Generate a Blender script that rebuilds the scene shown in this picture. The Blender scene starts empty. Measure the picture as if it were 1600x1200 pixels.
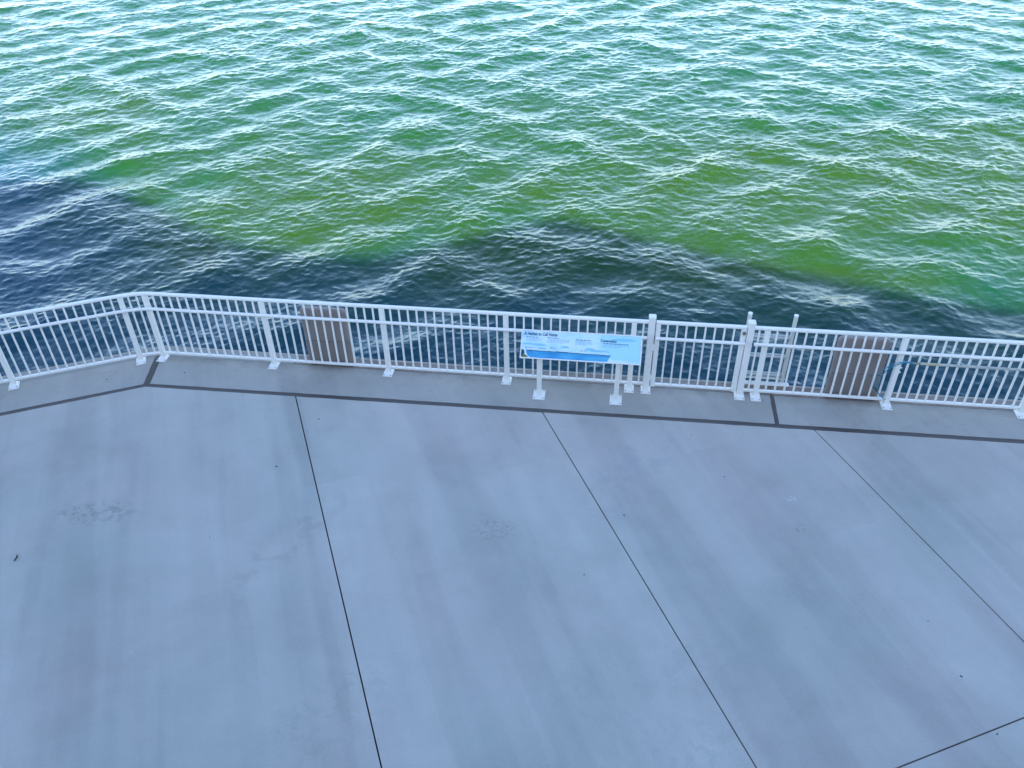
import bpy, bmesh, math, random
import numpy as np
from mathutils import Matrix, Vector

random.seed(7)
rng = np.random.default_rng(11)
R = math.radians
S = bpy.context.scene
COL = S.collection

# ------------------------------------------------------------------ camera
# World: origin at a railing post by the corner, +X along the railing, +Y out over the water, Z up (m).
YAW = R(8.12)                                   # the view is turned this much from the railing's normal
PITCH, ROLL = R(37.26), R(-1.16)
CAMLOC = Vector((6.276, -8.994, 6.822))
fw = Vector((0, math.cos(PITCH), -math.sin(PITCH)))
rt = Vector((1, 0, 0)); up = rt.cross(fw)
r2 = math.cos(ROLL) * rt + math.sin(ROLL) * up
u2 = -math.sin(ROLL) * rt + math.cos(ROLL) * up
RZ = Matrix.Rotation(YAW, 3, 'Z')
m3 = Matrix((RZ @ r2, RZ @ u2, RZ @ (-fw))).transposed()
cd = bpy.data.cameras.new('camera'); cam = bpy.data.objects.new('camera', cd); COL.objects.link(cam)
cam.matrix_world = Matrix.Translation(CAMLOC) @ m3.to_4x4()
cd.sensor_width = 36; cd.lens = 36 * 1305.06 / 1600; cd.clip_start = 0.05; cd.clip_end = 6000
S.camera = cam

# ------------------------------------------------------------------ sky, sun, exposure
SUN_EL, SUN_AZ = R(29), R(2) - YAW              # direction the light travels: this far clockwise from +Y
travel = Vector((math.sin(SUN_AZ) * math.cos(SUN_EL), math.cos(SUN_AZ) * math.cos(SUN_EL), -math.sin(SUN_EL)))
w = bpy.data.worlds.new('World'); S.world = w; w.use_nodes = True
nt = w.node_tree; nt.nodes.clear()
sky = nt.nodes.new('ShaderNodeTexSky'); sky.sky_type = 'NISHITA'; sky.sun_disc = False
sky.sun_elevation = SUN_EL
sky.sun_rotation = math.atan2(-travel.x, -travel.y)   # azimuth of the sun, clockwise from +Y
sky.air_density = 0.95; sky.dust_density = 0.5; sky.ozone_density = 1.6; sky.altitude = 500
bg = nt.nodes.new('ShaderNodeBackground'); bg.inputs[1].default_value = 0.15
wo = nt.nodes.new('ShaderNodeOutputWorld')
nt.links.new(sky.outputs[0], bg.inputs[0]); nt.links.new(bg.outputs[0], wo.inputs[0])
sl = bpy.data.lights.new('sun', 'SUN'); sl.energy = 5.0; sl.angle = R(0.6); sl.color = (1.0, 0.89, 0.66)
so = bpy.data.objects.new('sun', sl); COL.objects.link(so)
so.rotation_euler = travel.to_track_quat('-Z', 'Y').to_euler()
S.view_settings.view_transform = 'Standard'; S.view_settings.look = 'None'
S.view_settings.gamma = 1.0; S.view_settings.use_curve_mapping = False
S.view_settings.exposure = 1.92
S.cycles.max_bounces = 8

# ------------------------------------------------------------------ helpers
def link(name, me, mat=None, parent=None, loc=None):
    o = bpy.data.objects.new(name, me); COL.objects.link(o)
    if mat is not None and not me.materials: me.materials.append(mat)
    if parent is not None: o.parent = parent
    if loc is not None: o.location = loc
    return o

def tag(o, label, cat, group=None):
    o['label'] = label; o['category'] = cat
    if group: o['group'] = group
    return o

def thing(name, label, cat, loc=(0, 0, 0), rz=0.0, group=None):
    o = bpy.data.objects.new(name, None); COL.objects.link(o)
    o.location = loc; o.rotation_euler = (0, 0, rz); o.empty_display_size = .1
    return tag(o, label, cat, group)

class MB:
    def __init__(s): s.v = []; s.f = []
    def add(s, vs, fs):
        n = len(s.v); s.v += [tuple(x) for x in vs]; s.f += [tuple(i + n for i in f) for f in fs]; return s
    def box(s, x0, x1, y0, y1, z0, z1, c=0.0):
        """box; c chamfers every edge"""
        if c <= 0:
            return s.add([(x0,y0,z0),(x1,y0,z0),(x1,y1,z0),(x0,y1,z0),(x0,y0,z1),(x1,y0,z1),(x1,y1,z1),(x0,y1,z1)],
                         [(0,3,2,1),(4,5,6,7),(0,1,5,4),(1,2,6,5),(2,3,7,6),(3,0,4,7)])
        def ring(d, z): return [(x0+d,y0+c-d,z),(x0+c-d+0*d,y0+d,z)]
        prof = []
        def oct_(i, z):   # octagon inset by i
            a0, a1, b0, b1 = x0+i, x1-i, y0+i, y1-i; k = c
            return [(a0+k,b0,z),(a1-k,b0,z),(a1,b0+k,z),(a1,b1-k,z),(a1-k,b1,z),(a0+k,b1,z),(a0,b1-k,z),(a0,b0+k,z)]
        prof = [oct_(c*.7, z0), oct_(0, z0+c), oct_(0, z1-c), oct_(c*.7, z1)]
        vs = [v for p in prof for v in p]; fs = [tuple(range(7,-1,-1)), tuple(range(24,32))]
        for k in range(3):
            for i in range(8):
                j = (i+1) % 8; fs.append((k*8+i, k*8+j, (k+1)*8+j, (k+1)*8+i))
        return s.add(vs, fs)
    def sweep(s, path, prof, closed_prof=True, caps=True, zup=True):
        """sweep a profile [(side, up)] along a polyline with mitred joints (side = to the right of travel)"""
        P = [Vector(p) for p in path]; n = len(P); rings = []
        for i, p in enumerate(P):
            a = (P[i]-P[i-1]).normalized() if i else (P[1]-P[0]).normalized()
            b = (P[i+1]-P[i]).normalized() if i < n-1 else a
            t = (a+b).normalized(); k = 1/max(.3, t.dot(a))
            side = t.cross(Vector((0,0,1))) if abs(t.z) < .95 else Vector((1,0,0)).cross(t).cross(t)
            side.normalize(); upv = side.cross(t).normalized()
            rings.append([p + side*q[0]*k + upv*q[1] for q in prof])
        m = len(prof); vs = [v for r in rings for v in r]; fs = []
        for i in range(n-1):
            for j in range(m):
                jj = (j+1) % m
                fs.append((i*m+j, i*m+jj, (i+1)*m+jj, (i+1)*m+j))
        if caps: fs += [tuple(range(m-1,-1,-1)), tuple(range((n-1)*m, n*m))]
        return s.add(vs, fs)
    def tube(s, path, r, n=10): 
        return s.sweep(path, [(r*math.cos(2*math.pi*i/n), r*math.sin(2*math.pi*i/n)) for i in range(n)])
    def prism(s, poly, z0, z1, c=0.0):
        """convex CCW polygon; top edge chamfered by c"""
        n = len(poly); loops = [[(x,y,z0) for x,y in poly]]
        if c > 0:
            loops.append([(x,y,z1-c) for x,y in poly]); loops.append([(x,y,z1) for x,y in inset(poly, c)])
        else: loops.append([(x,y,z1) for x,y in poly])
        vs = [v for l in loops for v in l]; fs = [tuple(range(n-1,-1,-1)), tuple(range((len(loops)-1)*n, len(loops)*n))]
        for k in range(len(loops)-1):
            for i in range(n):
                j = (i+1) % n; fs.append((k*n+i, k*n+j, (k+1)*n+j, (k+1)*n+i))
        return s.add(vs, fs)
    def mesh(s, name, smooth=False):
        me = bpy.data.meshes.new(name); me.from_pydata(s.v, [], s.f); me.update()
        bm = bmesh.new(); bm.from_mesh(me); bmesh.ops.recalc_face_normals(bm, faces=bm.faces[:]); bm.to_mesh(me); bm.free()
        if smooth:
            me.polygons.foreach_set('use_smooth', [True]*len(me.polygons))
            try: me.set_sharp_from_angle(angle=R(40))
            except Exception: pass
        return me
    def build(s, name, mat, parent=None, smooth=False, loc=None):
        return link(name, s.mesh(name, smooth), mat, parent, loc)

def inset(poly, c):
    n = len(poly); out = []
    for i in range(n):
        p0, p1, p2 = Vector(poly[i-1]), Vector(poly[i]), Vector(poly[(i+1) % n])
        a = (p1-p0).normalized(); b = (p2-p1).normalized()
        na, nb = Vector((-a.y, a.x)), Vector((-b.y, b.x))
        h = na+nb; h = h/(1+na.dot(nb)); q = p1 + h*c; out.append((q.x, q.y))
    return out

def clip(poly, px, py, nx, ny):
    """keep the side where (p-P).n >= 0"""
    out = []; n = len(poly)
    for i in range(n):
        a, b = poly[i], poly[(i+1) % n]
        da = (a[0]-px)*nx+(a[1]-py)*ny; db = (b[0]-px)*nx+(b[1]-py)*ny
        if da >= 0: out.append(a)
        if (da >= 0) != (db >= 0):
            t = da/(da-db); out.append((a[0]+(b[0]-a[0])*t, a[1]+(b[1]-a[1])*t))
    return out

# ------------------------------------------------------------------ materials
class NT:
    def __init__(s, name):
        s.m = bpy.data.materials.new(name); s.m.use_nodes = True; s.t = s.m.node_tree
        s.b = s.t.nodes['Principled BSDF']
    def n(s, typ, **kw):
        nd = s.t.nodes.new(typ)
        for k, v in kw.items():
            if k.startswith('_'): setattr(nd, k[1:], v)
            else: nd.inputs[k.replace('__', ' ')].default_value = v
        return nd
    def l(s, a, b): s.t.links.new(a, b); return b
    def pos(s, loc=(0,0,0), rot=(0,0,0), scale=(1,1,1)):
        g = s.n('ShaderNodeNewGeometry'); mp = s.n('ShaderNodeMapping')
        mp.inputs['Location'].default_value = loc; mp.inputs['Rotation'].default_value = rot; mp.inputs['Scale'].default_value = scale
        s.l(g.outputs['Position'], mp.inputs['Vector'])
        if any(rot) and scale != (1, 1, 1):          # turn first, then stretch
            mp.inputs['Scale'].default_value = (1, 1, 1); mp.inputs['Location'].default_value = (0, 0, 0)
            m2 = s.n('ShaderNodeMapping'); m2.inputs['Scale'].default_value = scale; m2.inputs['Location'].default_value = loc
            s.l(mp.outputs[0], m2.inputs['Vector']); return m2.outputs[0]
        return mp.outputs[0]
    def noise(s, vec, scale, detail=4, rough=.55, dist=0.0):
        nd = s.n('ShaderNodeTexNoise', Scale=scale, Detail=detail, Roughness=rough, Distortion=dist)
        if vec is not None: s.l(vec, nd.inputs['Vector'])
        return nd.outputs['Fac']
    def ramp(s, fac, stops):
        nd = s.n('ShaderNodeValToRGB'); r = nd.color_ramp
        while len(r.elements) < len(stops): r.elements.new(.5)
        for e, (p, c) in zip(r.elements, stops):
            e.position = p; e.color = (c, c, c, 1) if not hasattr(c, '__len__') else (*c, 1)
        s.l(fac, nd.inputs['Fac']); return nd.outputs['Color']
    def mix(s, fac, a, b, mode='MIX'):
        nd = s.n('ShaderNodeMix', _data_type='RGBA', _blend_type=mode)
        for sock, v in ((nd.inputs[0], fac), (nd.inputs[6], a), (nd.inputs[7], b)):
            if hasattr(v, 'is_linked'): s.l(v, sock)
            elif hasattr(v, '__len__'): sock.default_value = (*v, 1)
            else: sock.default_value = v
        return nd.outputs[2]
    def math(s, op, a, b=0.0, c=None, clamp=False):
        nd = s.n('ShaderNodeMath', _operation=op, _use_clamp=clamp)
        for i, v in enumerate((a, b, c)):
            if v is None: continue
            if hasattr(v, 'is_linked'): s.l(v, nd.inputs[i])
            else: nd.inputs[i].default_value = v
        return nd.outputs[0]
    def bump(s, h, strength=.2, dist=.01):
        nd = s.n('ShaderNodeBump', Strength=strength, Distance=dist); s.l(h, nd.inputs['Height'])
        s.l(nd.outputs[0], s.b.inputs['Normal']); return nd
    def base(s, c):
        if hasattr(c, 'is_linked'): s.l(c, s.b.inputs['Base Color'])
        else: s.b.inputs['Base Color'].default_value = (*c, 1)
    def set(s, **kw):
        for k, v in kw.items(): s.b.inputs[k.replace('__', ' ')].default_value = v

def simple(name, col, rough=.5, var=.06, scale=14, metallic=0.0, bump=0.0):
    t = NT(name); p = t.pos()
    f = t.noise(p, scale, 4)
    t.base(t.mix(f, tuple(c*(1-var) for c in col), tuple(min(1, c*(1+var)) for c in col)))
    t.set(Roughness=rough, Metallic=metallic)
    if bump: t.bump(t.noise(p, scale*9, 3), bump, .004)
    return t.m

SLAB_ROT = R(26.67)

def spot(t, x, y, rx, ry, rot=0.0):
    """soft elliptical mask round a place on the pavement"""
    v = t.pos(loc=(0,0,0)); 
    mp = t.n('ShaderNodeMapping', _vector_type='TEXTURE'); mp.inputs['Location'].default_value = (x, y, 0); mp.inputs['Rotation'].default_value = (0,0,rot)
    mp.inputs['Scale'].default_value = (rx, ry, 1); t.l(v, mp.inputs['Vector'])
    g = t.n('ShaderNodeTexGradient', _gradient_type='SPHERICAL'); t.l(mp.outputs[0], g.inputs['Vector'])
    return g.outputs['Fac']

def concrete(name, base, warm, cool, border=False):
    t = NT(name)
    p = t.pos()
    # broad finishing bands running with the slab joints
    band = t.noise(t.pos(rot=(0,0,-SLAB_ROT), scale=(1.5, .11, 1)), 1.0, 3, .6, .15)
    band2 = t.noise(t.pos(rot=(0,0,-SLAB_ROT), scale=(5.5, .25, 1), loc=(3,8,0)), 1.0, 3, .55, .1)
    cloud = t.noise(p, .75, 5, .6, .4)
    mott = t.noise(p, 3.2, 6, .62, .3)
    fine = t.noise(p, 55, 4, .7)
    grit = t.noise(p, 260, 2, .6)
    hue = t.noise(t.pos(loc=(11,4,0)), .55, 3, .5)
    c = t.mix(t.ramp(hue, [(.35, 0), (.65, 1)]), cool, warm)
    c = t.mix(t.ramp(band, [(.38, 0.0), (.46, .35), (.50, .75), (.62, 1.0)]), c, t.mix(.5, c, tuple(x*1.12 for x in base)))
    # finishing passes: strips about 0.75 m wide, each a little lighter or darker, with ragged edges
    sp = t.n('ShaderNodeSeparateXYZ'); t.l(t.pos(rot=(0,0,-SLAB_ROT)), sp.inputs[0])
    wob = t.math('MULTIPLY_ADD', t.noise(t.pos(rot=(0,0,-SLAB_ROT), scale=(2, .7, 1)), 1.6, 6, .7), .30, -.15)
    cell = t.math('FLOOR', t.math('DIVIDE', t.math('ADD', sp.outputs[0], wob), .74))
    along = t.math('FLOOR', t.math('DIVIDE', t.math('ADD', sp.outputs[1], t.math('MULTIPLY', cell, 1.7)), 4.6))
    cv = t.n('ShaderNodeCombineXYZ'); t.l(cell, cv.inputs[0]); t.l(along, cv.inputs[1])
    wn = t.n('ShaderNodeTexWhiteNoise', _noise_dimensions='2D'); t.l(cv.outputs[0], wn.inputs['Vector'])
    c = t.mix(1.0, c, t.ramp(wn.outputs['Value'], [(0, .965), (1, 1.035)]), 'MULTIPLY')
    k = t.mix(band2, (.93,)*3, (1.06,)*3)
    c = t.mix(1.0, c, k, 'MULTIPLY')
    c = t.mix(1.0, c, t.ramp(cloud, [(.3, .89), (.55, 1.0), (.75, 1.07)]), 'MULTIPLY')
    c = t.mix(1.0, c, t.ramp(mott, [(.28, .955), (.5, 1.0), (.72, 1.03)]), 'MULTIPLY')
    c = t.mix(1.0, c, t.ramp(fine, [(.3, .93), (.5, 1.0), (.7, 1.05)]), 'MULTIPLY')
    c = t.mix(1.0, c, t.ramp(grit, [(.25, .9), (.5, 1.0), (.75, 1.06)]), 'MULTIPLY')
    # scattered pits and dried splashes
    vo = t.n('ShaderNodeTexVoronoi', Scale=2.6); t.l(p, vo.inputs['Vector'])
    c = t.mix(t.ramp(vo.outputs['Distance'], [(.008, .5), (.022, 0)]), c, (.09, .085, .08))
    vo2 = t.n('ShaderNodeTexVoronoi', Scale=1.25); t.l(t.pos(loc=(5.3, 2.2, 0)), vo2.inputs['Vector'])
    c = t.mix(t.math('MULTIPLY', t.ramp(vo2.outputs['Distance'], [(.012, .3), (.03, 0)]), mott), c, (.62, .62, .6))
    if not border:
        for (x, y, rx, ry, rot, col, amt, sc) in ((.62,-3.02,.55,.22,.15,(.22,.22,.20),.55,11), (5.15,-2.75,.32,.2,.2,(.26,.24,.23),.5,24),
                                          (8.33,-3.15,.5,.22,.5,(.36,.40,.38),.3,16), (6.9,-4.4,1.6,.45,.45,(.28,.31,.30),.2,4), (8.47,-2.35,.12,.07,.3,(.24,.2,.15),.6,10),
                                          (4.0,-5.1,.8,.5,.9,(.26,.29,.26),.22,7), (2.95,-3.2,.28,1.1,-.46,(.31,.26,.24),.3,4), (7.2,-5.4,1.2,.8,.3,(.27,.29,.27),.2,7),
                                          (8.45,-1.9,.1,.05,.2,(.6,.6,.62),.5,18), (2.9,-2.6,.2,.9,-.46,(.38,.39,.38),.25,4), (6.6,-1.7,.5,1.2,-.46,(.29,.28,.31),.25,3)):
            s_ = spot(t, x, y, rx, ry, rot)
            s_ = t.math('MULTIPLY', t.ramp(s_, [(0, 0), (.45, 1)]), t.ramp(t.noise(p, sc, 5, .65, .5), [(.5, 0), (.58, 1)]))
            c = t.mix(t.math('MULTIPLY', s_, amt), c, col)
    else:
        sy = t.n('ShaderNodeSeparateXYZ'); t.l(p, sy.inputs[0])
        shade_grime = t.math('MULTIPLY', t.ramp(t.math('ADD', sy.outputs[1], t.math('MULTIPLY_ADD', t.noise(p, 7, 5, .65), .16, .52)), [(.46, 0), (.60, .55)]), t.ramp(t.noise(p, 2.3, 4, .6), [(.36, .15), (.6, 1)]))
        c = t.mix(shade_grime, c, (.15,.125,.105))  # dirt line under the railing, with the rail's contact shadow painted in
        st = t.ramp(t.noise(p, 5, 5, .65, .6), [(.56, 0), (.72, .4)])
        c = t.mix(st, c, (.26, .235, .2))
    oi = t.n('ShaderNodeObjectInfo')
    c = t.mix(1.0, c, t.ramp(oi.outputs['Random'], [(0, .965), (1, 1.03)]), 'MULTIPLY')
    t.base(c); t.set(Roughness=.78)
    t.b.inputs['Specular IOR Level'].default_value = .35
    t.bump(t.math('ADD', fine, t.math('MULTIPLY', grit, .6)), .16, .004)
    return t.m

M = {}
M['slab'] = concrete('broom_finished_concrete', (.44,.418,.378), (.415,.370,.345), (.365,.366,.334))
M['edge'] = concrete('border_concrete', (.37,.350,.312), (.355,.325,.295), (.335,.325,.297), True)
def capmat():
    t = NT('stained_seawall_concrete'); p = t.pos()
    a = t.noise(p, 38, 4, .7); b = t.noise(p, 2.2, 4, .6, .4); x = t.noise(t.pos(loc=(7,0,0)), .55, 3, .5)
    c = t.mix(t.ramp(x, [(.38, 0), (.6, 1)]), (.27,.25,.225), (.23,.165,.135))
    c = t.mix(1, c, t.ramp(a, [(.3, .7), (.55, 1.0), (.72, 1.35)]), 'MULTIPLY')
    c = t.mix(1, c, t.ramp(b, [(.3, .8), (.6, 1.1)]), 'MULTIPLY')
    t.base(c); t.set(Roughness=.85); t.bump(a, .35, .006); return t.m
M['cap'] = capmat()
M['cap_grey'] = simple('grey_seawall_concrete', (.31,.295,.27), .85, .14, 7, bump=.25)
M['nosing'] = simple('pale_concrete_nosing', (.40,.37,.33), .8, .15, 9, bump=.2)
M['wall'] = simple('wet_concrete_wall', (.10,.105,.09), .5, .35, 2.5, bump=.3)
M['sealant'] = simple('brown_grey_sealant', (.062,.050,.047), .55, .22, 30, bump=.25)
M['bed'] = simple('dark_subbase', (.03,.028,.026), .95, .3, 8)
M['white'] = simple('white_powder_coat', (.82,.80,.76), .38, .03, 5)
M['white_worn'] = simple('weathered_white_paint', (.60,.59,.55), .5, .10, 9)
M['galv'] = simple('galvanised_tread', (.40,.41,.40), .45, .12, 16, .3)
M['latch'] = simple('dull_steel_latch', (.22,.2,.19), .4, .15, 40, .8)
M['brown'] = simple('brown_plastic_panel', (.265,.225,.21), .55, .12, 3, bump=.12)
M['brown2'] = simple('brown_plastic_lower', (.235,.20,.188), .55, .12, 3.4, bump=.12)
M['bolt'] = simple('bolt_steel', (.4,.4,.4), .4, .1, 40, .9)
def polemat():
    t = NT('weathered_fibreglass_pole'); f = t.noise(t.pos(scale=(1.4, 6, 6)), 2.2, 3, .55)
    t.base(t.ramp(f, [(.35, (.36,.38,.36)), (.55, (.47,.48,.45)), (.66, (.44,.38,.2))])); t.set(Roughness=.5); return t.m
M['pole'] = polemat()
M['ferrule'] = simple('pole_ferrule', (.26,.25,.21), .5, .2, 30)
M['rope'] = simple('blue_rope', (.03,.24,.36), .75, .2, 60)
M['rope_dark'] = simple('dark_rope_end', (.02,.05,.08), .8, .2, 60)
M['debris'] = simple('dark_debris', (.02,.02,.018), .8, .3, 60)
M['frame'] = simple('sign_frame_white', (.80,.78,.75), .35, .03, 8)
def printm(name, col, rough=.3, var=.03, sc=6): return simple(name, col, rough, var, sc)
def skyprint():
    t = NT('print_pale_sky'); p = t.pos(scale=(1, 2.4, 2.4))
    f = t.noise(p, 3.5, 5, .55, .4)
    t.base(t.ramp(f, [(.36, (.43,.70,.83)), (.5, (.58,.78,.85)), (.65, (.70,.82,.85))])); t.set(Roughness=.28); return t.m
M['p_sky'] = skyprint()
def lakeprint():
    t = NT('print_blue_lake'); f = t.noise(t.pos(scale=(1, 5, 5)), 4.0, 4, .6, .3)
    t.base(t.ramp(f, [(.33, (.012,.23,.50)), (.5, (.03,.33,.60)), (.68, (.09,.44,.66))])); t.set(Roughness=.28); return t.m
M['p_lake'] = lakeprint()
M['p_cloud'] = printm('print_blue_cloud', (.25,.56,.80))
M['p_tint'] = printm('print_blue_tint', (.40,.72,.84), .28, .05)
M['p_shore'] = printm('print_dark_shore', (.02,.09,.14))
M['p_tree'] = printm('print_dark_tree', (.012,.022,.03))
M['p_grass'] = printm('print_green_grass', (.09,.12,.03), .3, .5, 50)
M['p_path'] = printm('print_pale_path', (.72,.72,.66))
M['p_ink'] = printm('print_navy_ink', (.02,.07,.16))
M['p_fine'] = printm('print_grey_ink', (.25,.44,.56))
M['facade'] = simple('pale_render_facade', (.42,.41,.39), .8, .08, 1.2, bump=.1)
M['roof'] = simple('grey_metal_roof', (.2,.21,.22), .5, .1, 2)
M['glass'] = simple('dark_window_glass', (.03,.035,.04), .06, .1, 1)

def watermat():
    t = NT('lake_water')
    p = t.pos()
    big = t.noise(t.pos(scale=(.055, .10, 1)), 1.0, 3, .55, .3)
    med = t.noise(p, .22, 4, .6, .6)
    mixf = t.math('ADD', t.math('MULTIPLY', big, .65), t.math('MULTIPLY', med, .35))
    # suspended algae: more of it within some metres of the wall, clearer and bluer green further out
    g = t.n('ShaderNodeNewGeometry'); sx = t.n('ShaderNodeSeparateXYZ'); t.l(g.outputs['Position'], sx.inputs[0])
    yw = t.math('ADD', sx.outputs['Y'], t.math('MULTIPLY_ADD', med, 5.0, -2.5))
    far = t.math('MULTIPLY_ADD', t.math('ABSOLUTE', t.math('SUBTRACT', yw, 10.0)), -.013, .13)
    mixf = t.math('ADD', mixf, far)
    c = t.ramp(mixf, [(.34, WATER_C[0]), (.52, WATER_C[1]), (.70, WATER_C[2])])
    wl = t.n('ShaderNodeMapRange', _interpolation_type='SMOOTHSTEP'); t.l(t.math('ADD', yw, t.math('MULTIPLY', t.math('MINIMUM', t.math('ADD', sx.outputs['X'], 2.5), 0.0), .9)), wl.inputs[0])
    wl.inputs[1].default_value = 1.5; wl.inputs[2].default_value = 6.5          # the building shadow's blue, painted into the inshore water roughly to its edge
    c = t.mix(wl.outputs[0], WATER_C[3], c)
    t.base(c)
    t.set(Roughness=.075, IOR=1.333)
    t.b.subsurface_method = 'BURLEY'
    t.set(Subsurface__Weight=1.0, Subsurface__Scale=1.5, Subsurface__Radius=(.25, .6, .45))
    r1 = t.noise(t.pos(rot=(0,0,.5), scale=(1, 1.5, 1)), 9.0, 5, .62, .5)
    t.bump(r1, .35, .018)
    return t.m
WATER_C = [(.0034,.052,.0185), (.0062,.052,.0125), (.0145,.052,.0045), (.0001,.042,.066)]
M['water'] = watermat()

# ------------------------------------------------------------------ water
WZ = -1.4
def spectrum(N, L, kp, kmin, kmax, trains, mss, chop):
    k1 = 2*np.pi*np.fft.fftfreq(N, L/N); kx, ky = np.meshgrid(k1, k1, indexing='xy')
    k = np.hypot(kx, ky); k[0,0] = 1e-6; th = np.arctan2(ky, kx)
    D = sum(a*np.maximum(0, np.cos((th-d)))**(2*s) for d, s, a in trains) + .10
    P = k**-4.0*np.exp(-1.25*(kp/k)**2)*np.exp(-(k/kmax)**4)*(k > kmin)*D
    H = np.sqrt(P)*(rng.normal(size=(N,N))+1j*rng.normal(size=(N,N)))
    H[0,0] = 0
    h = np.fft.ifft2(H).real
    sx = np.fft.ifft2(1j*kx*H).real; sy = np.fft.ifft2(1j*ky*H).real
    q = math.sqrt(mss/np.mean(sx**2+sy**2))
    dx = np.fft.ifft2(1j*kx/k*H).real; dy = np.fft.ifft2(1j*ky/k*H).real
    return [h*q, dx*q*chop, dy*q*chop], L
def sample(tile, x, y, rot=0.0):
    F, L = tile; N = F[0].shape[0]
    c, s = math.cos(rot), math.sin(rot)
    u = (c*x+s*y)/L*N; v = (-s*x+c*y)/L*N
    iu = np.floor(u).astype(int); iv = np.floor(v).astype(int); fu = u-iu; fv = v-iv
    iu0, iv0 = iu % N, iv % N; iu1, iv1 = (iu+1) % N, (iv+1) % N
    o = [f[iv0,iu0]*(1-fu)*(1-fv)+f[iv0,iu1]*fu*(1-fv)+f[iv1,iu0]*(1-fu)*fv+f[iv1,iu1]*fu*fv for f in F]
    return o[0], c*o[1]-s*o[2], s*o[1]+c*o[2]
TWO = [(R(-36), 14, 2.0), (R(-120), 10, .6), (R(-80), 2, .12)]
t_swell = spectrum(512, 47.0, 2*math.pi/2.3, 2*math.pi/4, 2*math.pi/1.3, TWO, .0075, 1.0)
t_mid = spectrum(1024, 37.0, 2*math.pi/.9, 2*math.pi/1.4, 2*math.pi/.3, [(R(-50), 2, 1.0), (R(-120), 2, .9)], .005, .9)
t_small = spectrum(1024, 17.3, 2*math.pi/.31, 2*math.pi/.6, 2*math.pi/.09, [(R(-60), 1, 1.0), (R(-120), 1, .9)], .024, .8)
def waves(x, y, fade):
    a = sample(t_swell, x, y); m = sample(t_mid, x+9.2, y+4.4, R(-11)); b = sample(t_small, x+3.1, y-7.7, R(17))
    # the small ripples ride on the crests of the long waves and come and go in gusts over some metres
    g = sample(t_swell, y*.21+5, x*.17+2)[0]; gust = np.clip(1+g*4+a[0]*5, .45, 1.5)
    lee = np.clip(.48+y*.045, .48, 1.0)      # the water lies calmer close under the wall
    return tuple(fade*(a[i]+(m[i]+b[i]*gust)*lee) for i in range(3))
def grid_mesh(X, Y, fade, name):
    nr, nc = X.shape
    h, dx, dy = waves(X, Y, fade)
    co = np.stack([X+dx, Y+dy, WZ+h], -1).reshape(-1, 3).astype(np.float32)
    i = np.arange(nr*nc).reshape(nr, nc)
    q = np.stack([i[:-1,:-1], i[:-1,1:], i[1:,1:], i[1:,:-1]], -1).reshape(-1, 4).astype(np.int32)
    me = bpy.data.meshes.new(name)
    me.vertices.add(len(co)); me.vertices.foreach_set('co', co.ravel())
    me.loops.add(q.size); me.loops.foreach_set('vertex_index', q.ravel())
    me.polygons.add(len(q)); me.polygons.foreach_set('loop_start', np.arange(0, q.size, 4, dtype=np.int32))
    me.polygons.foreach_set('use_smooth', np.ones(len(q), dtype=bool))
    me.update(calc_edges=True); return me
# one sheet, polar round the terrace: dense by the wall, coarser towards the horizon
CX, CY = 6.3, -9.0
ang = np.linspace(R(90-53), R(90+53), 1280)[::-1]
rad = np.concatenate([np.geomspace(7.5, 46, 900), np.geomspace(46.6, 4000, 90)[0:]])
A_, R_ = np.meshgrid(ang, rad)
X_ = CX+R_*np.cos(A_); Y_ = CY+R_*np.sin(A_)
fade = np.clip((120-R_)/80, 0, 1)
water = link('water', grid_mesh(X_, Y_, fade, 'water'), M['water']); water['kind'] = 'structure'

# ------------------------------------------------------------------ pavement
DL = Vector((math.cos(SLAB_ROT), math.sin(SLAB_ROT)))     # direction of the other railing run (towards the corner)
NL = Vector((-DL.y, DL.x))                                # its outward normal
JC = Vector((.053, -.678))                                # corner of the wide joint
JS = R(.42)                                               # the wide joint is not quite parallel to the railing
JD = Vector((math.cos(JS), math.sin(JS))); JN = Vector((-JD.y, JD.x))
JW = .068
pav = bpy.data.objects.new('pavement', None); COL.objects.link(pav); pav['kind'] = 'structure'
def camloc(u, v):     # slab grid coordinates: u across, v along the joints, about the camera's foot
    c, s = math.cos(SLAB_ROT), math.sin(SLAB_ROT)
    return (CAMLOC.x+u*c-v*s, CAMLOC.y+u*s+v*c)
G = .0065
us = [-12.04, -6.04, .06, 3.022, 6.075, 9.1, 12.12, 15.14, 18.16]
vs_ = [-9.7, -3.65, 2.382, 8.43, 14.5]
for i in range(len(us)-1):
    for j in range(len(vs_)-1):
        u0, u1, v0, v1 = us[i]+G, us[i+1]-G, vs_[j]+G, vs_[j+1]-G
        if v0 > 4 : v1 += 1
        if v0 > 10: continue
        if 2 < v0 < 4: v1 = 16
        elif v0 > 4: continue
        poly = [camloc(u0,v0), camloc(u1,v0), camloc(u1,v1), camloc(u0,v1)]
        q = JC-JN*JW/2; poly = clip(poly, q.x, q.y, -JN.x, -JN.y)
        q = JC-NL*JW/2; 
        if len(poly) >= 3: poly = clip(poly, q.x, q.y, -NL.x, -NL.y)
        if len(poly) < 3: continue
        MB().prism(poly, -.12, 0, .0015).build('paving_slab', M['slab'], pav)


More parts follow.
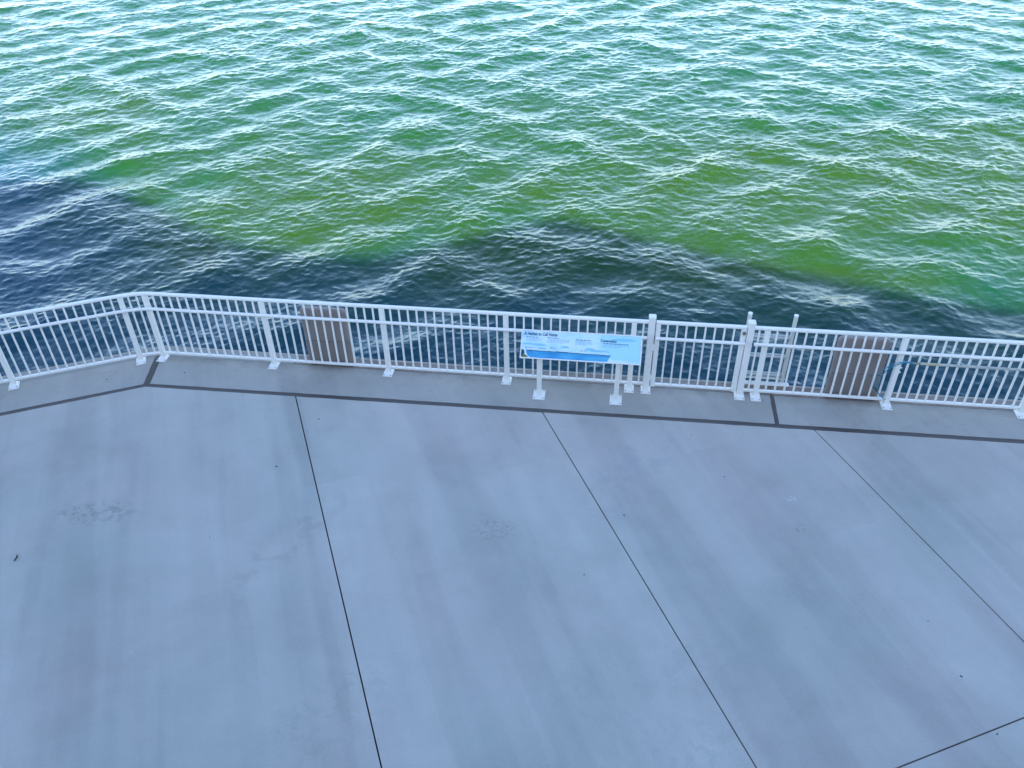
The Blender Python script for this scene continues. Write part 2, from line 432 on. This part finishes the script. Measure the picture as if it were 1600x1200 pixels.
def line_x(p, d, q, e):   # intersection of two 2-D lines
    den = d.x*e.y-d.y*e.x; t = ((q.x-p.x)*e.y-(q.y-p.y)*e.x)/den; return p+d*t
PB = Vector((-.297, -.125))                               # post by the bend on the other run
XD = Vector((1, 0)); XN = Vector((0, 1))
def off_main(y): return Vector((0, y))
def off_left(c): return PB+NL*c
def corner(cm, cl): return line_x(off_main(cm), XD, off_left(cl), DL)
CAPY0, CAPY1 = .012, .265
LX, RX = 14.0, 26.0
cin, cout = corner(CAPY0, CAPY0+.02), corner(CAPY1, CAPY1+.02)
jout = line_x(JC+JN*JW/2, JD, JC+NL*JW/2, DL)
# border slabs between the wide joint and the seawall cap; cross joints at the bend and under the ladder
XJ = [(8.415, 8.46), (16.82, 16.865)]
bis = (cin-jout).normalized(); bn = Vector((bis.y, -bis.x))      # corner joint runs along bis
gL = jout-bn*.04; gR = jout+bn*.04
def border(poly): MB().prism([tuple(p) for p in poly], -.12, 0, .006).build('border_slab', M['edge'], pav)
jl = JC+JN*JW/2
def at_joint(x): return line_x(jl, JD, Vector((x, 0)), Vector((0, 1)))
cR0 = line_x(gR, bis, jl, JD); cR1 = line_x(gR, bis, off_main(CAPY0), XD)
xs = [None]+XJ+[None]
start_in, start_out = cR0, cR1
for k in range(3):
    if k < 2: ex0, nx0 = XJ[k][0], XJ[k][1]
    else: ex0 = nx0 = RX
    border([start_in, at_joint(ex0), Vector((ex0, CAPY0)), start_out])
    start_in, start_out = at_joint(nx0), Vector((nx0, CAPY0))
jll = JC+NL*JW/2
cL0 = line_x(gL, bis, jll, DL); cL1 = line_x(gL, bis, off_left(CAPY0+.02), DL)
e0, e1 = jll-DL*LX, off_left(CAPY0+.02)-DL*(LX-.3)
border([e0, cL0, cL1, e1])
# sealant: wide joint with an uneven edge, standing slightly below the slab faces at its middle
def sealant_strip(p, q, wd, name='joint_sealant', wob=.006):
    d = (q-p); Ln = d.length; d.normalize(); n = Vector((-d.y, d.x)); K = max(4, int(Ln/.09)); mb = MB(); vs = []; fs = []
    a = b = 0.0
    for i in range(K+1):
        a = a*.7+random.uniform(-wob, wob)*.6; b = b*.7+random.uniform(-wob, wob)*.6
        c = p+d*(Ln*i/K)
        for s, z in ((-wd/2-a, -.012), (-wd/2-a+.003, .0015), (0, -.0005), (wd/2+b-.003, .0015), (wd/2+b, -.012)):
            r = c+n*s; vs.append((r.x, r.y, z))
        if i:
            o = (i-1)*5
            for m in range(4): fs.append((o+m, o+m+5, o+m+6, o+m+1))
    mb.add(vs, fs); return mb.build(name, M['sealant'], pav)
sealant_strip(JC, JC+JD*RX, JW+.008)
sealant_strip(JC-DL*LX, JC+DL*.01, JW+.008)
sealant_strip(jout-bis*.02, cin-bis*.05, .092, wob=.012)
for a, b in XJ: sealant_strip(at_joint((a+b)/2)-Vector((0, .01)), Vector(((a+b)/2, CAPY0)), .052, wob=.012)

k0 = corner(.1, .12)
MB().prism([tuple(off_left(.12)-DL*20), (-8, -30), (30, -30), (30, .1), tuple(k0)], -.5, -.1).build('subbase', M['bed'], pav)
# ------------------------------------------------------------------ seawall
sw = thing('seawall', 'weathered concrete seawall with brown stained cap between the railing and the water', 'seawall')
def cap(poly, mat): MB().prism([tuple(p) for p in poly], -.3, -.004, .01).build('cap_block', mat, sw)
capmid = [cin, cout]
NW = .035                                    # pale nosing along the outer edge
o2 = corner(CAPY1-NW, CAPY1+.02-NW)
cap([off_left(CAPY0+.022)-DL*LX, cin+Vector((0,.002)), o2, off_left(CAPY1+.02-NW)-DL*LX], M['cap_grey'])
prev = None
segs = [(None, 1.9), (1.904, 5.0), (5.004, 8.434), (8.438, 12.4), (12.404, 16.84), (16.844, RX)]
for k, (a, b) in enumerate(segs):
    p0 = cin+Vector((0,.002)) if a is None else Vector((a, CAPY0+.002)); p3 = o2 if a is None else Vector((a, CAPY1-NW))
    cap([p0, Vector((b, CAPY0+.002)), Vector((b, CAPY1-NW)), p3], M['cap_grey'] if a is None else M['cap'])
n0 = corner(CAPY1-NW+.001, CAPY1+.02-NW+.001)
MB().prism([tuple(n0), (RX, CAPY1-NW+.001), (RX, CAPY1), tuple(cout)], -.3, 0, .012).build('nosing', M['nosing'], sw)
MB().prism([tuple(off_left(CAPY1+.02-NW+.001)-DL*LX), tuple(n0), tuple(cout), tuple(off_left(CAPY1+.02)-DL*LX)], -.3, 0, .012).build('nosing', M['nosing'], sw)
f0 = corner(CAPY1-.02, CAPY1); fL = off_left(CAPY1)-DL*LX; fb0 = corner(CAPY1-.4, CAPY1-.38); fbL = off_left(CAPY1-.38)-DL*LX
MB().prism([tuple(fb0), (RX, CAPY1-.4), (RX, CAPY1-.02), tuple(f0)], -4, -.301).build('wall_face', M['wall'], sw)
MB().prism([tuple(fbL), tuple(fb0), tuple(f0), tuple(fL)], -4, -.301).build('wall_face', M['wall'], sw)

# ------------------------------------------------------------------ railings
YF = -.02
BAY = 1.6435; NP = 14; SP = BAY/NP
TOPZ = 1.075
PIC = MB().box(-.0105, .0105, -.0105, .0105, .085, 1.04).mesh('picket')
PIC.materials.append(M['white'])
POST = MB().box(-.032, .032, -.032, .032, .012, 1.034, .005).mesh('post'); POST.materials.append(M['white'])
GPOST = MB().box(-.041, .041, -.041, .041, .012, 1.12, .005).mesh('gate_post'); GPOST.materials.append(M['white'])
GCAP = MB().box(-.046, .046, -.046, .046, 1.12, 1.146, .006).mesh('post_cap'); GCAP.materials.append(M['white'])
def plate_mesh():
    mb = MB().box(-.064, .064, -.125, .05, 0, .012, .003)
    # flared skirt round the foot of the post
    a, b = .046, .034
    mb.add([(-a,-a,.012),(a,-a,.012),(a,a,.012),(-a,a,.012),(-b,-b,.03),(b,-b,.03),(b,b,.03),(-b,b,.03)],
           [(0,1,5,4),(1,2,6,5),(2,3,7,6),(3,0,4,7)])
    return mb.mesh('base_plate')
PLATE = plate_mesh(); PLATE.materials.append(M['white'])
BOLT = MB().add([(.009*math.cos(i*math.pi/3), .009*math.sin(i*math.pi/3), z) for z in (.012, .02) for i in range(6)],
             [(6,7,8,9,10,11)]+[(i, (i+1) % 6, 6+(i+1) % 6, 6+i) for i in range(6)])
BOLTM = BOLT.mesh('anchor_bolt'); BOLTM.materials.append(M['bolt'])
BRK = MB().box(-.009, .009, -.062, -.03, .845, .86)
BRK.add([(-.009,-.031,.79),(.009,-.031,.79),(.009,-.031,.846),(-.009,-.031,.846),(-.009,-.07,.843),(.009,-.07,.843)], [(0,1,5,4),(3,4,5,2),(0,4,3),(1,2,5)])
BRKM = BRK.mesh('handrail_bracket'); BRKM.materials.append(M['white'])
def add_post(parent, x, y, rz=0.0, big=False, brk=True):
    p = link('gate_post' if big else 'post', GPOST if big else POST, None, parent, (x, y, 0)); p.rotation_euler.z = rz
    def sub(nm, me):
        o = link(nm, me, None, p); return o
    sub('base_plate', PLATE)
    for sx in (-1, 1): sub('anchor_bolt', BOLTM).location = (sx*.047, -.1, 0)
    if big: sub('post_cap', GCAP)
    elif brk: sub('handrail_bracket', BRKM)
    return p
def add_picket(parent, x, y, rz=0.0):
    o = link('picket', PIC, None, parent, (x, y, 0)); o.rotation_euler.z = rz; return o
def rprof(w_, h_, c=.008):
    a, b = w_/2, h_/2
    return [(-a+c,-b),(a-c,-b),(a,-b+c),(a,b-c),(a-c,b),(-a+c,b),(-a,b-c),(-a,-b+c)]
def smooth_path(pts, r=.16, n=6):
    """round the corners of a 2-D polyline"""
    out = [pts[0]]
    for i in range(1, len(pts)-1):
        p0, p1, p2 = pts[i-1], pts[i], pts[i+1]
        a = (p0-p1); b = (p2-p1); d = min(r, a.length*.45, b.length*.45)
        s = p1+a.normalized()*d; e = p1+b.normalized()*d
        for k in range(n+1):
            t = k/n; out.append(s*(1-t)**2+p1*2*t*(1-t)+e*t*t)
    out.append(pts[-1]); return out
def rails(parent, pts, hand_pts):
    def z(path, h): return [(p.x, p.y, h) for p in path]
    MB().sweep(z(smooth_path(pts), TOPZ-.0205), rprof(.056, .041, .011)).build('top_rail', M['white'], parent, True)
    MB().sweep(z(smooth_path(pts), .083), rprof(.036, .036, .006)).build('bottom_rail', M['white'], parent, True)
    MB().tube(z(smooth_path(hand_pts), .864), .0215, 12).build('handrail', M['white'], parent, True)

PC = Vector((0, YF)); 
GX0, GX1 = 6.792, 8.010          # gate posts
left_dir = DL
RUN = 3                          # bays of the other run
left_pts = [PB-DL*(BAY*RUN)]
F1 = thing('railing', 'long white picket railing that bends at the pavement corner and ends at the gate', 'railing', (0, 0, 0))
HO = .083
def offp(pts, o):
    """offset a 2-D polyline to the pavement side"""
    out = []
    for i, p in enumerate(pts):
        a = (pts[i]-pts[i-1]).normalized() if i else (pts[1]-pts[0]).normalized()
        b = (pts[i+1]-pts[i]).normalized() if i < len(pts)-1 else a
        na, nb = Vector((a.y,-a.x)), Vector((b.y,-b.x)); h = (na+nb)/(1+na.dot(nb)); out.append(p+h*o)
    return out
base = left_pts+[PB, PC, Vector((GX0-.0425, YF))]
hb = offp(base, HO); hb[-1].x = GX0-.05
rails(F1, base, hb)
for k in range(RUN+1):
    p = PB-DL*(BAY*k); add_post(F1, p.x, p.y, SLAB_ROT)
    if k < RUN:
        for i in range(1, NP):
            q = p-DL*(SP*i); add_picket(F1, q.x, q.y, SLAB_ROT)
a_ = math.atan2(PC.y-PB.y, PC.x-PB.x)
for i in (1, 2):
    q = PB+(PC-PB)*(i/3); add_picket(F1, q.x, q.y, a_)
for k in range(5):
    add_post(F1, k*BAY, YF)
    if k < 4:
        for i in range(1, NP): add_picket(F1, k*BAY+SP*i, YF)
add_picket(F1, 4*BAY+SP, YF)
add_post(F1, GX0, YF, big=True)

F2 = thing('railing', 'white picket railing running on past the gate with a grey pole along it', 'railing', (GX1, YF, 0))
def L2(x, y=YF): return Vector((x-GX1, y-YF))
END = 5*BAY+BAY*4
b2 = [L2(GX1+.0425), L2(END)]
h2 = [L2(GX1+.055, YF-HO), L2(END, YF-HO)]
rails(F2, b2, h2)
add_post(F2, 0, 0, big=True)
add_picket(F2, GX1+SP*.92-GX1, 0)
for k in range(5):
    x = (5+k)*BAY-GX1; add_post(F2, x, 0)
    if k < 4:
        for i in range(1, NP): add_picket(F2, x+SP*i, 0)

GT = thing('gate', 'white picket gate with round latch hung between two capped posts', 'gate', (GX0+.055, YF, 0))
GA, GB = 0.0, GX1-GX0-.055*2+.003       # outer edges of the stiles
for x in (GA+.029, GB-.029):
    MB().box(x-.029, x+.029, -.029, .029, .06, TOPZ-.042, .005).build('stile', M['white'], GT)
MB().sweep([(GA, 0, TOPZ-.0205), (GB, 0, TOPZ-.0205)], rprof(.056, .041, .011)).build('top_rail', M['white'], GT, True)
MB().sweep([(GA+.0585, 0, .083), (GB-.0585, 0, .083)], rprof(.036, .036, .006)).build('bottom_rail', M['white'], GT, True)
MB().tube([(GA+.004, -HO, .864), (GB-.004, -HO, .864)], .0215, 12).build('handrail', M['white'], GT, True)
for x in (GA+.029, GB-.029): MB().box(x-.009, x+.009, -.064, -.027, .852, .872).build('handrail_bracket', M['white'], GT)
gsp = (GB-GA-.058)/9
for i in range(1, 9): add_picket(GT, GA+.029+gsp*i, 0)
for z in (.2, .68): MB().box(-.0135, .001, -.028, .012, z-.045, z+.045, .004).build('hinge', M['white'], GT)
def disc(r, y0, y1, n=14):
    mb = MB(); vs = [(r*k_*math.cos(2*math.pi*i/n), y, r*k_*math.sin(2*math.pi*i/n)) for y, k_ in ((y0, 1), (y1+.004, 1), (y1, .8)) for i in range(n)]
    fs = [tuple(range(2*n, 3*n))]+[(k*n+i, k*n+(i+1) % n, (k+1)*n+(i+1) % n, (k+1)*n+i) for k in range(2) for i in range(n)]
    return mb.add(vs, fs)
disc(.022, -.029, -.05).build('latch', M['latch'], GT, True, (GB-.026, 0, .985))

# ------------------------------------------------------------------ brown panels behind the railing
def rounded_panel(w_, h_, t_, r):
    """upright slab with rounded top corners and softened front edges (x: width, y: depth 0..t)"""
    out = [(-w_/2, 0), (w_/2, 0)]
    for cx_, a0 in ((w_/2-r, 0), (-w_/2+r, 90)):
        for k in range(7):
            a = R(a0+15*k); out.append((cx_+r*math.cos(a), h_-r+r*math.sin(a)))
    n = len(out)
    ins = inset(out, .014)
    loops = [[(x, .0, z) for x, z in ins], [(x, .012, z) for x, z in out], [(x, t_-.012, z) for x, z in out], [(x, t_, z) for x, z in ins]]
    vs = [v for l in loops for v in l]; fs = [tuple(range(n-1,-1,-1)), tuple(range(3*n, 4*n))]
    for k in range(3):
        for i in range(n):
            j = (i+1) % n; fs.append((k*n+i, k*n+j, (k+1)*n+j, (k+1)*n+i))
    return vs, fs
def brown_panel(x0, x1, h_, label):
    t = thing('brown_panel', label, 'panel', ((x0+x1)/2, YF+.052, 0), 0, 'brown panels behind the railing')
    w_ = x1-x0; mid = .40
    vs, fs = rounded_panel(w_, h_-mid-.003, .07, .06)
    o = MB().add(vs, fs).build('upper_board', M['brown'], t); o.location = (0, 0, mid+.003)
    MB().box(-w_/2, w_/2, .002, .07, .0, mid, .008).build('lower_board', M['brown2'], t)
    MB().box(-w_/2+.08, -w_/2+.13, .07, .10, .05, h_-.12).build('back_rail', M['brown2'], t)
    MB().box(w_/2-.13, w_/2-.08, .07, .10, .05, h_-.12).build('back_rail', M['brown2'], t)
    return t
brown_panel(2.135, 2.765, .932, 'brown board panel with rounded top corners standing behind the railing between bend and sign')
brown_panel(9.105, 9.735, .95, 'brown board panel with rounded top corners standing behind the railing beside the blue rope')

# ------------------------------------------------------------------ ladder
LDX0, LDX1, LDY = 8.035, 8.605, .335
LD = thing('ladder', 'white dock ladder with two tall capped tubes rising behind the railing by the gate', 'ladder', ((LDX0+LDX1)/2, LDY, 0))
hw = (LDX1-LDX0)/2
for s in (-1, 1):
    st = MB().tube([(s*hw, 0, -2.2), (s*hw, 0, 1.035)], .027, 14).build('stringer', M['white_worn'], LD, True)
    MB().tube([(s*hw, 0, 1.0352), (s*hw, 0, 1.05)], .029, 14).build('end_cap', M['white'], st, True)
    MB().tube([(s*hw, -.01, .06), (s*hw, -.03, -.01)], .018, 8).build('foot_brace', M['white_worn'], st, True)
    MB().tube([(s*(hw-.045), .045, -2.2), (s*(hw-.045), .045, .40)], .014, 8).build('rear_tube', M['white_worn'], LD, True)
for z in (.70, .40, .10, -.2, -.5, -.8, -1.1, -1.4):
    tr = MB().box(-hw+.022, hw-.022, -.028, .004, z-.012, z+.012, .004)
    tr.box(-hw+.022, hw-.022, .02, .05, z-.012, z+.012, .004)
    tr.build('tread', M['galv'], LD)
MB().box(-hw-.02, hw+.075, -.125, -.05, .0, .02, .003).build('mounting_plate', M['white'], LD)
MB().box(-hw-.02, hw+.03, -.012, .012, .028, .055, .003).build('cross_bar', M['white_worn'], LD)

# ------------------------------------------------------------------ information sign
SX0, SX1 = 5.160, 6.682
YB, ZB, YT, ZT = -.446, .680, -.166, .932
PW = SX1-SX0; PH = math.hypot(YT-YB, ZT-ZB); TILT = math.atan2(ZT-ZB, YT-YB)
SG = thing('information_sign', 'tilted blue and white information sign on two white posts before the railing', 'sign', ((SX0+SX1)/2, -.31, 0))
for x in (5.398, 6.406):
    lx = x-(SX0+SX1)/2
    p = MB().box(lx-.030, lx+.030, -.030, .030, .012, .735, .004).build('post', M['white'], SG)
    MB().box(lx-.078, lx+.078, -.11, .10, 0, .012, .003).build('base_plate', M['white'], p)
    a, b = .042, .031
    for sx in (-1, 1):
        for sy in (-.085, .075): link('anchor_bolt', BOLTM, None, p, (lx+sx*.058, sy, 0))
    tb = MB().box(lx-.05, lx+.05, .05, PH-.05, -.034, -.0225).build('top_bracket', M['white'], SG)
    tb.location = (0, YB+.31, ZB); tb.rotation_euler = (TILT, 0, 0)
    MB().box(lx-.026, lx+.026, -.026, .026, .7355, .762).build('post_head', M['white'], p)
# the tilted face: its own frame, u along X from the left end, v up the slope
pan = MB().box(0, PW, 0, PH, -.022, -.004, .004).build('panel', M['frame'], SG)
pan.location = (-PW/2, YB+.31, ZB); pan.rotation_euler = (TILT, 0, 0)
FB = .014
fr = MB()
fr.box(0, PW, 0, FB, -.0035, .004); fr.box(0, PW, PH-FB, PH, -.0035, .004); fr.box(0, FB, FB+.0005, PH-FB-.0005, -.0035, .004); fr.box(PW-FB, PW, FB+.0005, PH-FB-.0005, -.0035, .004)
fr.build('frame', M['frame'], pan)
def prt(name, poly, mat, z):
    return MB().add([(x, y, z) for x, y in poly], [tuple(range(len(poly)))]).build(name, mat, pan)
x0, x1, y0, y1 = FB+.001, PW-FB-.001, FB+.001, PH-FB-.001
prt('print_sheet', [(x0,y0),(x1,y0),(x1,y1),(x0,y1)], M['p_sky'], -.0015)
prt('print_tint', [(1.165,y0+.03),(x1,y0+.03),(x1,y1),(1.03,y1),(.985,.315),(1.03,.20)], M['p_tint'], -.0011)
prt('lake_picture', [(.105,y0),(1.10,y0),(1.142,.098),(.9,.098),(.5,.104),(.07,.109)], M['p_lake'], -.0007)
def blob(cx_, cy_, rx, ry, n=18, flat=.35):
    return [(cx_+rx*math.cos(a)*(1+.12*math.sin(3*a+cx_*9)), cy_+ry*(math.sin(a) if math.sin(a) > 0 else flat*math.sin(a))) for a in [2*math.pi*i/n for i in range(n)]]
for c_ in ((.10,.185,.075,.02), (.23,.18,.09,.022), (.565,.165,.055,.022), (.88,.155,.07,.025), (1.0,.14,.13,.02), (1.30,.30,.15,.03)):
    prt('cloud_picture', blob(*c_), M['p_cloud'], -.0009+.00002*c_[0])
sh = []
xs_ = np.linspace(.09, 1.14, 60)
for x in xs_: sh.append((x, .108-.010*x/1.1+.003+.003*abs(math.sin(x*37))*abs(math.sin(x*11))+(.004 if .45 < x < .62 else 0)))
sh += [(x, .104-.010*x/1.1-.0015) for x in xs_[::-1]]
smb = MB()
for i in range(59):
    a, b, c_, d_ = sh[i], sh[i+1], sh[119-i-1], sh[119-i]
    smb.add([(*d_, -.0004), (*c_, -.0004), (*b, -.0004), (*a, -.0004)], [(0,1,2,3)])
for x, hh in ((.135, .022), (.075, .03), (.36, .012)): smb.add([(x-.002,.105,-.0004),(x+.002,.105,-.0004),(x+.0015,.105+hh,-.0004),(x-.0015,.105+hh,-.0004)], [(0,1,2,3)])
smb.build('shoreline_picture', M['p_shore'], pan)['kind'] = 'stuff'
prt('grass_picture', [(x0,y0),(.115,y0),(.085,.035),(.062,.05),(x0,.055)], M['p_grass'], -.0003)
prt('path_picture', [(.108,y0),(.135,y0),(.10,.032),(.075,.065),(.055,.075),(.066,.05),(.085,.035)], M['p_path'], -.0001)
prt('tree_picture', [(x0,.045),(.045,.05),(.056,.07),(.052,.095),(.035,.115),(x0,.112)], M['p_tree'], .0000)
def text(s, x, y, size, mat, name, wide=1.0, bold=.0):
    c = bpy.data.curves.new(name, 'FONT'); c.body = s; c.size = size; c.extrude = .0003; c.offset = bold; c.resolution_u = 3
    o = bpy.data.objects.new(name, c); COL.objects.link(o); o.parent = pan; o.location = (x, y, .0004); o.scale = (wide, 1, 1)
    c.materials.append(mat)
    bpy.context.view_layer.update()
    me = bpy.data.meshes.new_from_object(o.evaluated_get(bpy.context.evaluated_depsgraph_get())); me.name = name
    bpy.data.objects.remove(o); o = link(name, me, mat, pan, (x, y, .0004)); o.scale = (wide, 1, 1); o['kind'] = 'stuff'; return o
text('A Habitat to Call Home', .036, .305, .060, M['p_ink'], 'title_lettering', .72, .0016)
text('Conservation', 1.005, .270, .048, M['p_ink'], 'heading_lettering', .76, .0015)
def greek(u0, u1, v, lines, gap, hh, mat, name, last=.7):
    mb = MB()
    for k in range(lines):
        x = u0; end = u1 if k < lines-1 else u0+(u1-u0)*last
        while x < end-.01:
            wd = min(random.uniform(.018, .05), end-x); y = v-k*gap
            mb.add([(x,y,.0002),(x+wd,y,.0002),(x+wd,y+hh,.0002),(x,y+hh,.0002)], [(0,1,2,3)]); x += wd+.008
    mb.build(name, mat, pan)['kind'] = 'stuff'
greek(.068, .215, .276, 1, .01, .008, M['p_ink'], 'subheading_print', 1)
greek(.338, .48, .279, 1, .01, .008, M['p_ink'], 'subheading_print', 1)
greek(.69, .885, .272, 1, .01, .008, M['p_ink'], 'subheading_print', 1)
greek(1.04, 1.365, .247, 1, .01, .008, M['p_ink'], 'subheading_print', 1)
greek(.068, .275, .258, 3, .0135, .005, M['p_fine'], 'body_print')
greek(.336, .61, .262, 4, .0135, .005, M['p_fine'], 'body_print')
greek(.69, .90, .256, 4, .0135, .005, M['p_fine'], 'body_print')
greek(1.04, 1.37, .235, 3, .0135, .005, M['p_fine'], 'body_print')
for u, v, wd in ((.055,.142,.10), (.24,.138,.075), (.375,.152,.09), (.375,.138,.05), (.755,.135,.095)):
    greek(u, u+wd, v, 1, .01, .006, M['p_fine'] if wd < .06 else M['p_shore'], 'caption_print', 1)

# ------------------------------------------------------------------ pole and rope
PY, PZ = YF-.012-.023, .705
PL = thing('rescue_pole', 'long weathered grey pole lying level against the railing pickets', 'pole', (10.09, PY-.025, PZ))
MB().tube([(0, 0, 0), (3.6, 0, .0)], .0165, 12).build('shaft', M['pole'], PL, True)
MB().tube([(-.085, 0, 0), (.012, 0, 0)], .0125, 10).build('ferrule', M['ferrule'], PL, True)
MB().tube([(-.012, 0, 0), (.004, 0, 0)], .0185, 10).build('collar', M['ferrule'], PL, True)
for x in (1.0, 3.1):
    MB().box(x-.008, x+.008, -.02, .03, -.024, -.0175).add([], []).build('hook', M['white'], PL)
def crv(pts, n=10):
    """Catmull-Rom through 3-D points"""
    P = [Vector(p) for p in pts]; P = [P[0]*2-P[1]]+P+[P[-1]*2-P[-2]]; out = []
    for i in range(1, len(P)-2):
        for k in range(n):
            t = k/n; a, b, c, d = P[i-1:i+3]
            out.append(.5*((2*b)+(c-a)*t+(2*a-5*b+4*c-d)*t*t+(3*b-a-3*c+d)*t**3))
    out.append(P[-2]); return out
RP = thing('rope', 'blue rope looped from the pole tip down to the foot of the post', 'rope', (9.99, PY-.03, PZ))
def rl(pts): return crv([(x-9.99, y-(PY-.03), z-PZ) for x, y, z in pts])
yq = YF-.065
MB().tube(rl([(10.02,yq,.706),(9.93,yq-.006,.716),(9.86,yq-.01,.70),(9.76,yq,.62),(9.69,yq,.50),(9.66,yq,.37),(9.675,yq,.28),(9.73,yq+.01,.19),(9.80,yq+.015,.125),(9.83,yq+.02,.11)]), .0062, 8).build('strand', M['rope'], RP, True)
MB().tube(rl([(10.0,yq+.01,.715),(9.90,yq-.008,.725),(9.80,yq,.69),(9.70,yq,.60),(9.645,yq+.005,.53),(9.625,yq+.005,.49),(9.63,yq+.01,.40),(9.65,yq+.01,.32),(9.70,yq+.012,.23),(9.79,yq+.018,.14)]), .0048, 8).build('strand', M['rope'], RP, True)
MB().tube(rl([(9.63,yq-.004,.315),(9.665,yq-.008,.275),(9.70,yq-.004,.235)]), .0075, 8).build('knot', M['rope_dark'], RP, True)
# two small white clips on the post by the rope
for z, which in ((.60, 'upper'), (.53, 'lower')):
    tag(MB().box(9.8925, 9.913, YF-.026, YF-.012, z-.008, z+.008, .002).build('cable_clip', M['white']), which+' of two small white clips on the post beside the rope', 'clip', 'white clips on the post by the rope')

# ------------------------------------------------------------------ small litter
def flake(L_, W_, seed):
    r_ = random.Random(seed); n = 8; mb = MB(); top = []; bot = []
    for i in range(n):
        a = 2*math.pi*i/n; k = r_.uniform(.7, 1.15)
        top.append((L_*k*math.cos(a)*.5, W_*k*math.sin(a)*.5, .002+.008*r_.random()*W_/.03)); bot.append((top[-1][0]*.92, top[-1][1]*.92, .0))
    mb.add(top+bot, [tuple(range(n)), tuple(range(2*n-1, n-1, -1))]+[(n+i, n+(i+1) % n, (i+1) % n, i) for i in range(n)])
    return mb
tw = MB().tube([(-.002,-.04,.009),(0,-.012,.010),(-.004,.008,.010),(-.012,.024,.008),(-.017,.038,.007)], .0065, 7)
tag(tw.build('twig', M['debris'], None, True, (.13,-3.75,0)), 'short dark twig lying alone on the pale slab below the bend', 'twig')
SPK = [(2.405,-2.047,.026,'near the joint below the first brown panel'), (1.469,-.756,.016,'against the wide joint between the bend and the first brown panel'),
       (2.634,-1.125,.020,'just right of where the first slab joint meets the kerb'), (2.078,-3.227,.016,'out in the middle of the slab left of the first joint'),
       (6.175,-3.27,.018,'left of the second slab joint, halfway down'), (6.563,-2.376,.020,'right beside the second slab joint'),
       (7.713,-1.625,.020,'in the slab in front of the gate'), (7.358,-.916,.018,'close to the kerb joint in front of the gate'),
       (9.528,-3.453,.016,'left of the third slab joint near the frame edge'), (9.667,-4.053,.024,'by the lower end of the third slab joint'),
       (9.807,-4.602,.017,'below the cross joint in the near corner'), (.46,-.36,.024,'on the border slab right of the corner joint'), (-.55,-.62,.022,'on the border slab left of the corner joint')]
for i, (x, y, s_, where) in enumerate(SPK):
    o = flake(s_*1.1, s_*.6, i).build('leaf_fragment', M['debris'], None, False, (x, y, .0065 if y > -.65 else .0005)); o.rotation_euler.z = i*1.7
    tag(o, 'tiny dark leaf fragment '+where, 'leaf fragment', 'dark leaf fragments on the concrete')

# ------------------------------------------------------------------ the building behind the viewpoint, whose shadow lies over the terrace
BLD = thing('building', 'pale building behind the viewpoint that shades the terrace', 'building', (CAMLOC.x, CAMLOC.y, 0), YAW)
# silhouette of its roofs in its own frame (x along the facade, z up), read from the edge of its shadow on the water
YFAC = -7.0
def shade_h(x, d):   # roof height whose shadow tip falls on the water d metres out (view frame)
    return WZ+(d-YFAC)*math.tan(SUN_EL)/math.cos(R(2))
TIPS = [(-22, 19.6), (-12.3, 19.3), (-10.8, 19.45), (-9.2, 18.6), (-7.3, 16.95), (-5.9, 15.85), (-4.1, 15.2), (-2.6, 15.05), (-1.3, 15.6), (.05, 16.3), (1.2, 16.65),
        (2.7, 15.7), (4.5, 14.65), (6.2, 13.85), (7.7, 13.1), (9.2, 12.55), (12, 11.7), (20, 11.0)]
prof = []
for x, d in TIPS: prof.append((x-(d-YFAC)*math.tan(R(2)), shade_h(x, d)))
for (xa, za), (xb, zb) in zip(prof[:-1], prof[1:]):
    wb = MB(); D = 9.0
    wb.add([(xa,YFAC,-.1),(xb,YFAC,-.1),(xb,YFAC,zb-.15),(xa,YFAC,za-.15),(xa,YFAC-D,-.1),(xb,YFAC-D,-.1),(xb,YFAC-D,zb-.15),(xa,YFAC-D,za-.15)],
           [(0,1,2,3),(5,4,7,6),(4,0,3,7),(1,5,6,2),(3,2,6,7),(4,5,1,0)])
    wb.build('wall_bay', M['facade'], BLD)
    rb = MB(); e = .12
    rb.add([(xa,YFAC+e,za-.148),(xb,YFAC+e,zb-.148),(xb,YFAC+e,zb),(xa,YFAC+e,za),(xa,YFAC-D-e,za-.148),(xb,YFAC-D-e,zb-.148),(xb,YFAC-D-e,zb),(xa,YFAC-D-e,za)],
           [(0,1,2,3),(5,4,7,6),(4,0,3,7),(1,5,6,2),(3,2,6,7),(4,5,1,0)])
    rb.build('roof', M['roof'], BLD)
for x in np.arange(-20, 18, 2.6):
    for z in (1.0, 4.0):
        wf = MB().box(x-.6, x+.6, YFAC+.004, YFAC+.05, z-.05, z+1.35).build('window', M['white'], BLD)
        MB().box(x-.53, x+.53, YFAC+.051, YFAC+.058, z+.02, z+1.28).build('pane', M['glass'], wf)
